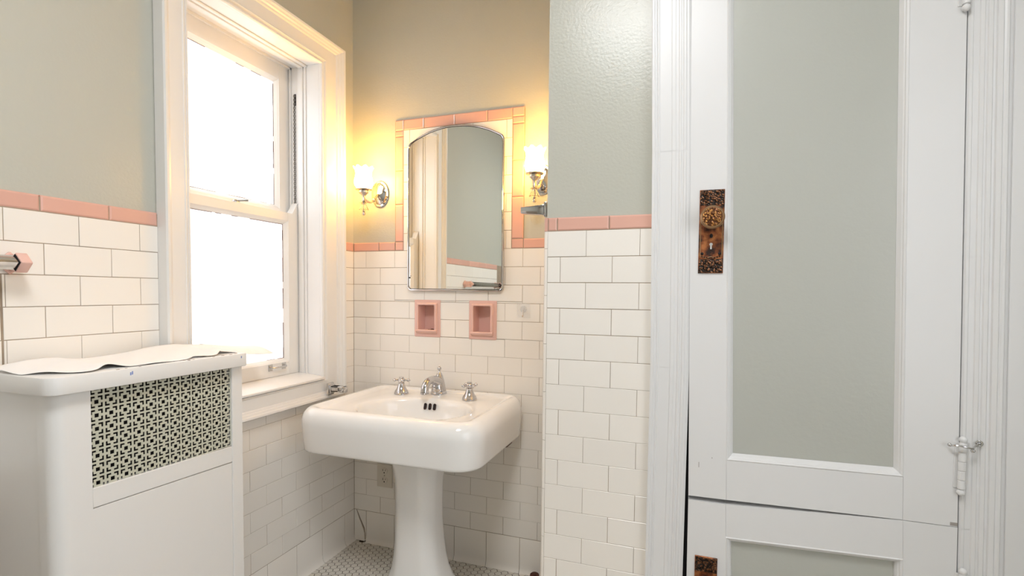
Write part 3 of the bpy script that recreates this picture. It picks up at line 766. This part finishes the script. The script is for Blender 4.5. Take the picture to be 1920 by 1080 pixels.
# faucet
fa = thing('faucet', 'chrome curved-spout faucet in the middle of the sink deck behind the bowl', 'faucet', (.480, -.054, .7600))
bm = bmesh.new(); lathe(bm, [(.0360, 0), (.0360, .003), (.034, .0045), (.035, .0065), (.033, .0085), (.0335, .0105), (.031, .013)], 32)
bm_obj('base', bm, M['chrome'], fa)
bm = bmesh.new()
def oring(cy, z, rx, ry, tilt=0, n=24):
    return [bm.verts.new((rx * math.cos(2 * PI * k / n), cy + ry * math.sin(2 * PI * k / n) * math.cos(tilt), z + ry * math.sin(2 * PI * k / n) * math.sin(tilt))) for k in range(n)]
B_ = [oring(0, .012, .0330, .0330), oring(-.001, .022, .0315, .0325), oring(-.002, .034, .0292, .0310), oring(-.001, .047, .0262, .0280), oring(.002, .060, .0222, .0235), oring(.004, .071, .0180, .0190), oring(.006, .080, .0148, .0152), oring(.006, .085, .0115, .0115)]
for A, B in zip(B_, B_[1:]):
    for i in range(24): bm.faces.new((A[i], A[(i + 1) % 24], B[(i + 1) % 24], B[i]))
bm.faces.new(B_[0][::-1]); bm.faces.new(B_[-1])
sp = spline([(0, .004, .046), (0, -.026, .0600), (0, -.054, .0685), (0, -.082, .0705), (0, -.106, .0640), (0, -.121, .0480), (0, -.125, .0275)], 6)
n_ = len(sp); rad = [.0250 - .0092 * min(1, i / (n_ * .42)) + .0012 * max(0, (i - n_ * .55) / (n_ * .45)) for i in range(n_)]
tube(bm, sp, rad, 20)
bm_obj('spout', bm, M['chrome'], fa, ang=50)
bm = bmesh.new(); lathe(bm, [(.0165, 0), (.0175, .001), (.0175, .004), (.0160, .005), (.0172, .006), (.0172, .009)], 24, Matrix.Translation((0, -.1255, .0195)), closed=False)
bm_obj('aerator', bm, M['chrome'], fa)
bm = bmesh.new(); lathe(bm, [(.0115, .084), (.0125, .086), (.0105, .088), (.007, .092), (.0045, .096), (.0040, .101)], 20, Matrix.Translation((0, .006, 0))); ball(bm, (0, .006, .1095), .0092, 16, 11); ball(bm, (0, .006, .1190), .0035, 10, 7)
bm_obj('lift_knob', bm, M['chrome'], fa)

# ================================================================ mirror cabinet
mc = thing('mirror', 'arched chrome-framed mirror on the tiled back wall above the sink', 'mirror', (.53, 0, 1.21))
MX0, MX1, MZ0 = .3000, .7635, 1.2098
def mir_outline(ins):
    x0, x1, z0 = MX0 + ins, MX1 - ins, MZ0 + ins
    pts = []; rb = .022 - ins * .8; rt = .030 - ins * .8
    for a in [PI + PI / 2 * k / 6 for k in range(7)]: pts.append((x0 + rb + rb * math.cos(a), z0 + rb + rb * math.sin(a)))
    for a in [-PI / 2 + PI / 2 * k / 6 for k in range(7)]: pts.append((x1 - rb + rb * math.cos(a), z0 + rb + rb * math.sin(a)))
    zs, zt = 1.862 - ins * .5, 1.930 - ins; xm = (x0 + x1) / 2; hw = (x1 - x0) / 2
    h = zt - zs; Rr = (hw * hw + h * h) / (2 * h); cz = zt - Rr; a0 = math.asin(hw / Rr)
    arc = [(xm + Rr * math.sin(a), cz + Rr * math.cos(a)) for a in [a0 - 2 * a0 * k / 40 for k in range(41)]]
    # round the shoulders
    pts += [(x1, zs - .022), (x1 - .001, zs - .010), (x1 - .005, zs - .0005)] + arc[1:-1] + [(x0 + .005, zs - .0005), (x0 + .001, zs - .010), (x0, zs - .022)]
    return pts
def Lm(x, y, z): return (x - .53, y, z - 1.21)
def ring_loft(name, specs, material, parent, cap=False, **k):
    bm = bmesh.new(); R_ = [[bm.verts.new(Lm(x, y, z)) for x, z in mir_outline(i)] for i, y in specs]; n = len(R_[0])
    for A, B in zip(R_, R_[1:]):
        for i in range(n): bm.faces.new((A[i], A[(i + 1) % n], B[(i + 1) % n], B[i]))
    if cap: bm.faces.new(R_[-1])
    return bm_obj(name, bm, material, parent, **k)
ring_loft('cabinet_edge', [(.004, -.0015), (.004, -.008)], M['nickel'], mc)
ring_loft('frame', [(.0, -.008), (.0, -.0165), (.0015, -.0185), (.0045, -.0190), (.0070, -.0175), (.0078, -.0155)], M['chrome'], mc, ang=20)
ring_loft('dark_edge', [(.0076, -.0158), (.0094, -.0160)], M['dark'], mc, smooth=False)
ring_loft('mirror_glass', [(.0092, -.0150), (.0092, -.0158)], M['mirror'], mc, cap=True, smooth=False)
bm = bmesh.new()
bmesh.ops.create_circle(bm, cap_ends=True, segments=14, radius=.0035, matrix=Matrix.Translation(Lm(.3130, -.0163, 1.268)) @ Matrix.Rotation(PI / 2, 4, 'X'))
bmesh.ops.create_circle(bm, cap_ends=True, segments=10, radius=.0018, matrix=Matrix.Translation(Lm(.3175, -.0163, 1.276)) @ Matrix.Rotation(PI / 2, 4, 'X'))
bm_obj('worn_silvering', bm, M['dark'], mc, smooth=False)

# ================================================================ soap dishes (recessed)
def dish(x0, x1, z0, z1, label, debris=False):
    t = thing('soap_niche', label, 'soap dish', ((x0 + x1) / 2, 0, z0), 'recessed pink soap dishes')
    w, h = x1 - x0, z1 - z0; bm = bmesh.new()
    def ring(ix, iz0, iz1, y, r=.004):
        a, b, c, d = -w / 2 + ix, w / 2 - ix, iz0, h - iz1; pts = []
        for (cx_, cz_, s0) in ((b - r, c + r, -PI / 2), (b - r, d - r, 0), (a + r, d - r, PI / 2), (a + r, c + r, PI)):
            for k in range(4): an = s0 + PI / 2 * k / 3; pts.append((cx_ + r * math.cos(an), y, cz_ + r * math.sin(an)))
        return [bm.verts.new(p) for p in pts]
    R_ = [ring(0, 0, 0, .0035), ring(0, 0, 0, -.002), ring(.002, .002, .002, -.0045), ring(.013, .016, .012, -.0055), ring(.015, .018, .014, -.013), ring(.018, .021, .017, -.0155), ring(.0215, .026, .0205, -.0155), ring(.0245, .030, .0235, -.013), ring(.0245, .030, .0235, .052, .003)]
    for A, B in zip(R_, R_[1:]):
        for i in range(16): bm.faces.new((A[i], A[(i + 1) % 16], B[(i + 1) % 16], B[i]))
    bm.faces.new(R_[-1])
    bm_obj('dish_body', bm, M['pinkc'], t, ang=40)
    bm = bmesh.new(); prism(bm, [(-.013, .019), (-.019, .024), (-.0205, .030), (-.018, .034), (-.012, .0345), (-.006, .033), (-.006, .02)], 'X', -w / 2 + .013, w / 2 - .013, .0012)
    bm_obj('lip', bm, M['pinkc'], t, ang=40)
    if debris:
        bm = bmesh.new(); ball(bm, (.022, .004, .0345), .006, 10, 6, (1.6, .8, .5)); ball(bm, (.006, .002, .0335), .004, 8, 6, (1.8, .7, .5))
        bm_obj('dried_residue', bm, M['rust'], t)
dish(.3300, .4600, 1.0015, 1.1690, 'pink ceramic recessed soap dish under the mirror, left one with dark residue on its sill', True)
dish(.6000, .7292, 1.0000, 1.1695, 'pink ceramic recessed soap dish under the mirror, right one nearer the clear hook')

# outlet
ot = thing('electrical_outlet', 'ivory duplex electrical outlet on the tiled wall behind the pedestal', 'outlet', (.1735, 0, .337))
bm = bmesh.new(); box(bm, (-.041, -.0065, -.055), (.041, -.001, .055), .003, 2); bm_obj('cover_plate', bm, M['outlet'], ot)
for zc in (.0235, -.0195):
    bm = bmesh.new(); pts = [(.0172 * math.cos(a), zc + max(-.0145, min(.0145, .0172 * math.sin(a)))) for a in [2 * PI * k / 24 for k in range(24)]]
    prism(bm, pts, 'Y', -.0090, -.0062, .0006); o = bm_obj('receptacle', bm, M['outlet'], ot)
    bm = bmesh.new(); box(bm, (-.0085, -.0093, zc), (-.0060, -.0088, zc + .0095)); box(bm, (.0055, -.0093, zc + .001), (.0075, -.0088, zc + .009))
    bmesh.ops.create_cone(bm, cap_ends=True, segments=12, radius1=.0032, radius2=.0032, depth=.0006, matrix=Matrix.Translation((0, -.0091, zc - .0075)) @ Matrix.Rotation(PI / 2, 4, 'X'))
    bm_obj('slot', bm, M['dark'], o, smooth=False)
bm = bmesh.new(); ball(bm, (0, -.0068, .002), .0032, 10, 7, (1, .6, 1)); bm_obj('screw', bm, M['nickel'], ot)

# clear adhesive hook
hk = thing('adhesive_hook', 'small clear plastic adhesive hook on the wall tile right of the soap dishes', 'hook', (.850, -.0008, 1.130))
bm = bmesh.new(); box(bm, (-.029, -.0016, -.030), (.029, -.0002, .030), .0006); bm_obj('pad', bm, M['plastic'], hk)
bm = bmesh.new(); lathe(bm, [(.0145, 0), (.0145, .002), (.010, .004), (.006, .008), (0, .0085)], 20, Matrix.Translation((0, -.0014, .006)) @ Matrix.Rotation(PI / 2, 4, 'X')); bm_obj('boss', bm, M['plastic'], hk)
bm = bmesh.new(); tube(bm, spline([(0, -.007, .004), (0, -.009, -.008), (0, -.010, -.020), (0, -.015, -.026), (0, -.020, -.021)], 4), .0018, 8); bm_obj('wire_hook', bm, M['nickel'], hk)

# rusty floor fitting by the pier
bm = bmesh.new(); lathe(bm, [(.033, .0), (.036, .006), (.034, .014), (.024, .020), (.019, .022), (.019, .036), (.014, .040), (0, .041)], 18, Matrix.Identity(4))
o = bm_obj('floor_fitting', bm, M['rust'], loc=(.928, -.055, .0002)); tag(o, 'rusty brown pipe fitting on the floor at the foot of the tiled pier', 'pipe fitting')

# ================================================================ sconces
def sconce(px, sx, dz, label):
    t = thing('wall_sconce', label, 'wall lamp', (px, .006, 1.640 + dz), 'lit tulip wall lamps beside the mirror')
    T = Matrix.Translation((0, 0, .015)) @ Matrix.Rotation(PI / 2, 4, 'X') @ Matrix.Diagonal((.88, 1.16, 1, 1))
    bm = bmesh.new(); lathe(bm, [(.052, 0), (.053, .004), (.050, .007), (.043, .008), (.041, .012), (.034, .016), (.026, .018), (.012, .024), (0, .026)], 36, T)
    bm_obj('backplate', bm, M['chrome'], t, ang=25)
    cx_ = sx - px; cy = -.116
    bm = bmesh.new()
    pts = spline([(0, -.018, .012), (cx_ * .2, -.040, -.010), (cx_ * .5, -.070, -.034), (cx_ * .85, -.098, -.030), (cx_, cy, -.022)], 6)
    tube(bm, pts, .0052, 10); ball(bm, pts[0], .010, 12, 8); ball(bm, (cx_ * .3, -.05, -.020), .0085, 10, 7)
    bm_obj('arm', bm, M['nickel'], t)
    S = Matrix.Translation((cx_, cy, 0))
    bm = bmesh.new(); lathe(bm, [(.0, -.040), (.007, -.040), (.0095, -.036), (.0075, -.030), (.0075, -.014), (.010, -.010), (.0165, -.004), (.0215, .001), (.0215, .009), (.0195, .011), (.034, .0125), (.0365, .0145), (.0365, .016), (.020, .017)], 30, S)
    bm_obj('cup', bm, M['nickel'], t, ang=30)
    bm = bmesh.new()
    prof = [(.018, .0165), (.029, .021), (.0375, .031), (.0408, .044), (.0396, .058), (.0358, .071), (.0342, .083), (.0355, .095), (.0390, .104), (.0430, .110)]
    inn = [(r - .002, z) for r, z in prof[::-1]]; allp = prof + inn; K = len(prof)
    def ruf(j, a, r, z):
        jj = j if j < K else len(allp) - 1 - j; w_ = max(0, (jj - 5) / (K - 6)) ** 1.5
        return r * (1 + .055 * w_ * math.cos(8 * a)), z + .0045 * w_ * math.cos(8 * a)
    lathe(bm, allp, 64, S, ruf, closed=True)
    bm_obj('glass_shade', bm, M['opal'], t, ang=60, label='lit white opal tulip shade with a ruffled rim')
    bm = bmesh.new(); lathe(bm, [(.004, -.040), (.0165, -.042), (.018, -.044), (.009, -.0455), (.003, -.046)], 24, S)
    bm_obj('collar', bm, M['nickel'], t)
    bm = bmesh.new()
    def rufc(j, a, r, z): return r * (1 + .05 * math.cos(12 * a) * (j in (2, 3, 4, 5))), z
    lathe(bm, [(.006, -.046), (.010, -.049), (.016, -.060), (.0215, -.074), (.0195, -.075), (.014, -.063), (.008, -.052), (.004, -.050)], 48, S, rufc, closed=True)
    bm_obj('glass_bell', bm, M['glass'], t)
    bm = bmesh.new(); lathe(bm, [(.002, -.046), (.002, -.074), (.0075, -.0765), (.0075, -.079), (.004, -.081), (.007, -.086), (.008, -.091), (.006, -.097), (0, -.100)], 16, S)
    bm_obj('finial', bm, M['nickel'], t)
sconce(.144, .1345, 0, 'lit wall lamp with ruffled tulip shade, beside the window casing')
sconce(.925, .924, .018, 'lit wall lamp with ruffled tulip shade, half hidden behind the tiled pier')

# ================================================================ radiator cover
RX, RY0, RY1, RZ = .252, -1.358, -.878, 1.0195
rc = thing('radiator_cover', 'white painted radiator cover with a pierced metal grille standing beside the window', 'radiator cover', (RX / 2, (RY0 + RY1) / 2, 0))
def Lr(p): return (p[0] - RX / 2, p[1] - (RY0 + RY1) / 2, p[2])
def rprismZ(name, x0, x1, y0, y1, z0, z1, r, m, parent, bev, corners='f'):
    pts = [(x0, y0)]
    for k in range(7): a = -PI / 2 + PI / 2 * k / 6; pts.append((x1 - r + r * math.cos(a), y0 + r + r * math.sin(a)))
    r2 = .006
    for k in range(4): a = PI / 2 * k / 3; pts.append((x1 - r2 + r2 * math.cos(a), y1 - r2 + r2 * math.sin(a)))
    pts += [(x0, y1)]
    bm = bmesh.new(); prism(bm, [(Lr((x, y, 0))[0], Lr((x, y, 0))[1]) for x, y in pts], 'Z', z0, z1, bev, 2); return bm_obj(name, bm, m, parent, ang=40)
rprismZ('top_board', .003, .272, -1.372, -.8775, .981, RZ, .028, M['white'], rc, .0035)
GY0, GY1, GZ0, GZ1 = -1.284, -.9145, .757, .984
# corner post with rounded arris, right post, rails, panels
bm = bmesh.new(); pts = [(.222, RY0 + .0)]
r = .028; x1, y0 = RX, RY0
pts = [(x1 - .05, y0)] + [(x1 - r + r * math.cos(a), y0 + r + r * math.sin(a)) for a in [-PI / 2 + PI / 2 * k / 8 for k in range(9)]] + [(x1, GY0), (x1 - .02, GY0), (x1 - .02, y0 + .02), (x1 - .05, y0 + .02)]
prism(bm, [(Lr((x, y, 0))[0], Lr((x, y, 0))[1]) for x, y in pts], 'Z', 0.0005, .981); bm_obj('corner_post', bm, M['white'], rc, ang=40)
boxo('side_panel', Lr((.003, RY0 + .002, .0005)), Lr((RX - .05, RY0 + .018, .981)), M['white'], rc, bev=.001)
boxo('post', Lr((RX - .02, GY1, .0005)), Lr((RX, RY1, .981)), M['white'], rc, bev=.0015)
boxo('side_panel', Lr((.003, RY1 - .016, .0005)), Lr((RX - .02, RY1 - .001, .981)), M['white'], rc, bev=.001)
prismo('rail', [(Lr((0, GY0, 0))[1], .712), (Lr((0, GY1, 0))[1], .701), (Lr((0, GY1, 0))[1], .7475), (Lr((0, GY0, 0))[1], .757)], 'X', RX / 2 - .02, RX / 2 - .001, M['white'], rc, bev=.0015)
prismo('front_panel', [(Lr((0, GY0, 0))[1], .10), (Lr((0, GY1, 0))[1], .10), (Lr((0, GY1, 0))[1], .6995), (Lr((0, GY0, 0))[1], .7105)], 'X', RX / 2 - .018, RX / 2 - .0025, M['white'], rc, bev=.0015)
boxo('rail', Lr((RX - .02, GY0, .0005)), Lr((RX - .001, GY1, .099)), M['white'], rc, bev=.0015)
boxo('inner_shade', Lr((.02, RY0 + .025, .70)), Lr((RX - .032, RY1 - .02, .97)), M['dark'], rc, smooth=False)  # black box stands in for the darkness inside the cover
# pierced grille: real openings
cell = (GY1 - GY0) / 12; br = [0, .07, .205, .355, .405, .595, .645, .795, .93, 1.0]
def solid(i, j):
    inL = lambda k: k in (1,) or k in (7,)
    arm = lambda k: k in (1, 2, 3) or k in (5, 6, 7)
    if (inL(i) and arm(j)) or (inL(j) and arm(i)): return False
    if i in (3, 4, 5) and j in (3, 4, 5): return False
    return True
# indices: 0 bar | 1 L thickness | 2,3 arm | 4 gap | 5,6 arm | 7 L thickness | 8 bar
bm = bmesh.new(); vcache = {}
def gv(y, z):
    k = (round(y, 5), round(z, 5))
    if k not in vcache: vcache[k] = bm.verts.new((RX / 2 - .006, y - (RY0 + RY1) / 2, z))
    return vcache[k]
for c in range(12):
    for rr in range(8):
        for i in range(9):
            for j in range(9):
                if not solid(i, j): continue
                ya, yb = GY0 + (c + br[i]) * cell, GY0 + (c + br[i + 1]) * cell
                za, zb_ = .7495 + (rr + br[j]) * cell - .0, .7495 + (rr + br[j + 1]) * cell
                if za > GZ1 or zb_ < .744: continue
                bm.faces.new((gv(ya, za), gv(yb, za), gv(yb, zb_), gv(ya, zb_)))
g = bm_obj('pierced_grille', bm, M['grille'], rc, smooth=False, label='sage metal grille pierced in a square key pattern')
md = g.modifiers.new('thickness', 'SOLIDIFY'); md.thickness = .0016; md.offset = -1
# chips and pen marks on the board edge
for y, x, s in ((-1.235, .2706, .004), (-1.215, .268, .003), (-1.185, .2706, .003), (-1.06, .2715, .004), (-1.045, .270, .003), (-.985, .2700, .004), (-.955, .2690, .005), (-.930, .2700, .005), (-.905, .262, .005), (-1.07, .258, .010), (-1.085, .256, .007)):
    p = Lr((x - .004, y, RZ)); boxo('paint_chip', (p[0] - s * .45, p[1] - s * .8, RZ - .0006), (p[0] + s * .45, p[1] + s * .8, RZ + .0004), M['brownchip'], rc, smooth=False)
for y0_, y1_, z0_, z1_ in ((-1.212, -1.209, 1.003, 1.010), (-1.208, -1.205, 1.004, 1.012), (-.900, -.897, 1.006, 1.012)):
    boxo('pen_mark', Lr((.2715, y0_, z0_)), Lr((.2722, y1_, z1_)), M['bluemark'], rc, smooth=False)

# shelf paper lying in waves on the board, its end curling past the board toward the window
def paper():
    bm = bmesh.new(); nu, nv = 130, 18; V = {}
    def sm(a, b, t): t = max(0, min(1, (t - a) / (b - a))); return t * t * (3 - 2 * t)
    g = lambda y, c, w: math.exp(-((y - c) / w) ** 2)
    for i in range(nu + 1):
        y = -1.366 + (1.366 - .56) * i / nu
        x0 = .045 - .090 * sm(-.834, -.79, y)
        xf = .258 - .024 * g(y, -1.235, .030) - .016 * g(y, -1.02, .02) - .030 * g(y, -.925, .03) - .085 * sm(-1.29, -1.37, y)
        xf += (.060 - xf) * sm(-.90, -.79, y)
        arch = .0080 * g(y, -1.235, .026) + .0035 * g(y, -1.03, .022) + .0075 * g(y, -.930, .026) + .003 * g(y, -1.33, .02)
        back = .007 + .007 * g(y, -1.30, .06) + .015 * g(y, -.965, .06) + .003 * math.sin(y * 34)
        for j in range(nv + 1):
            t = j / nv; x = x0 + (xf - x0) * t
            z = RZ + .0012 + arch * (.35 + .65 * t) + back * (1 - t) ** 1.3 + .0012 * (1 + math.sin(x * 60 + y * 45))
            e = sm(-.885, -.80, y)
            zz = 1.0315 - .033 * sm(-.88, -.56, y) * 1.0 - .026 * t * t * e
            z = z + (zz - z) * e
            V[i, j] = bm.verts.new((x, y, z))
    for i in range(nu):
        for j in range(nv): bm.faces.new((V[i, j], V[i + 1, j], V[i + 1, j + 1], V[i, j + 1]))
    o = bm_obj('shelf_paper', bm, M['paper'], ang=80)
    md = o.modifiers.new('t', 'SOLIDIFY'); md.thickness = .0004; md.offset = 0
    return tag(o, 'wavy white shelf paper spread over the top of the radiator cover', 'paper')
paper()

# ================================================================ towel rails
tb = thing('towel_bar', 'chrome towel bar in pink ceramic posts at the left edge above the radiator cover', 'towel bar', (0, -1.298, 1.2625))
def dia(r, cx=0, cz=0): return [(cx - r, cz), (cx, cz - r), (cx + r, cz), (cx, cz + r)]
for yo in (0, -.60):
    p = prismo('ceramic_post', dia(.0235, .050), 'Y', yo - .011, yo + .011, M['pinkc'], tb, bev=.0025, seg=2, label='pink ceramic post')
    prismo('stem', dia(.021), 'X', .008, .052, M['pinkc'], p, bev=.002, seg=2).location = (0, yo, 0)
    prismo('wall_flange', dia(.027), 'X', .0005, .011, M['pinkc'], p, bev=.003, seg=2).location = (0, yo, 0)
    k = .0110 if yo == 0 else -.0112
    prismo('socket_shadow', dia(.0195, .050), 'Y', yo - k - (.0012 if yo == 0 else -.0012), yo - k + (.0004 if yo == 0 else -.0004), M['dark'], p, smooth=False)  # black plate stands in for the shadow gap around the bar end
prismo('bar', dia(.0170, .050), 'Y', -.588, -.0115, M['chromeworn'], tb, bev=.0012, seg=2)

b1 = thing('towel_bar_bracket', 'empty chrome towel bar bracket screwed to the window apron beside the sink', 'bracket', (.036, -.222, .7790))
bm = bmesh.new(); box(bm, (0, -.020, -.027), (.011, .020, .027), .004, 2); box(bm, (.011, -.015, -.018), (.020, .015, .020), .003, 2); bm_obj('flange', bm, M['chromeworn'], b1)
bm = bmesh.new()
for z0_, z1_ in ((.008, .015), (-.010, -.003)): box(bm, (.018, -.013, z0_), (.085, .013, z1_), .002, 2)
box(bm, (.018, -.013, -.010), (.055, .013, .015), .002, 2); box(bm, (.073, -.013, -.010), (.086, .013, .015), .003, 2)
bm_obj('arm', bm, M['chromeworn'], b1)
b2 = thing('towel_bar_bracket', 'chrome towel bar bracket sticking out of the tiled pier beside the right wall lamp', 'bracket', (1.0845, -.490, 1.4640))
bm = bmesh.new(); box(bm, (-.010, -.022, -.024), (-.0005, .022, .024), .003, 2); bm_obj('flange', bm, M['chrome'], b2)
bm = bmesh.new()
pts = [(-.088, -.008), (-.088, .0115), (-.022, .0165), (-.012, .0175), (-.012, -.0165), (-.022, -.0145)]
prism(bm, pts, 'Y', -.014, .014, .002, 2); bm_obj('arm', bm, M['chrome'], b2)

# ceiling lamp (out of view, lights the room)
cl = thing('ceiling_lamp', 'round opal ceiling lamp', 'ceiling lamp', (1.25, -1.80, CEILZ))
bm = bmesh.new(); lathe(bm, [(.32, 0), (.32, -.02), (.30, -.025)], 36); bm_obj('rim', bm, M['nickel'], cl)
bm = bmesh.new(); lathe(bm, [(.30, -.022), (.29, -.055), (.25, -.09), (.17, -.115), (.08, -.128), (0, -.130)], 36); bm_obj('glass_dome', bm, M['lampglass'], cl)
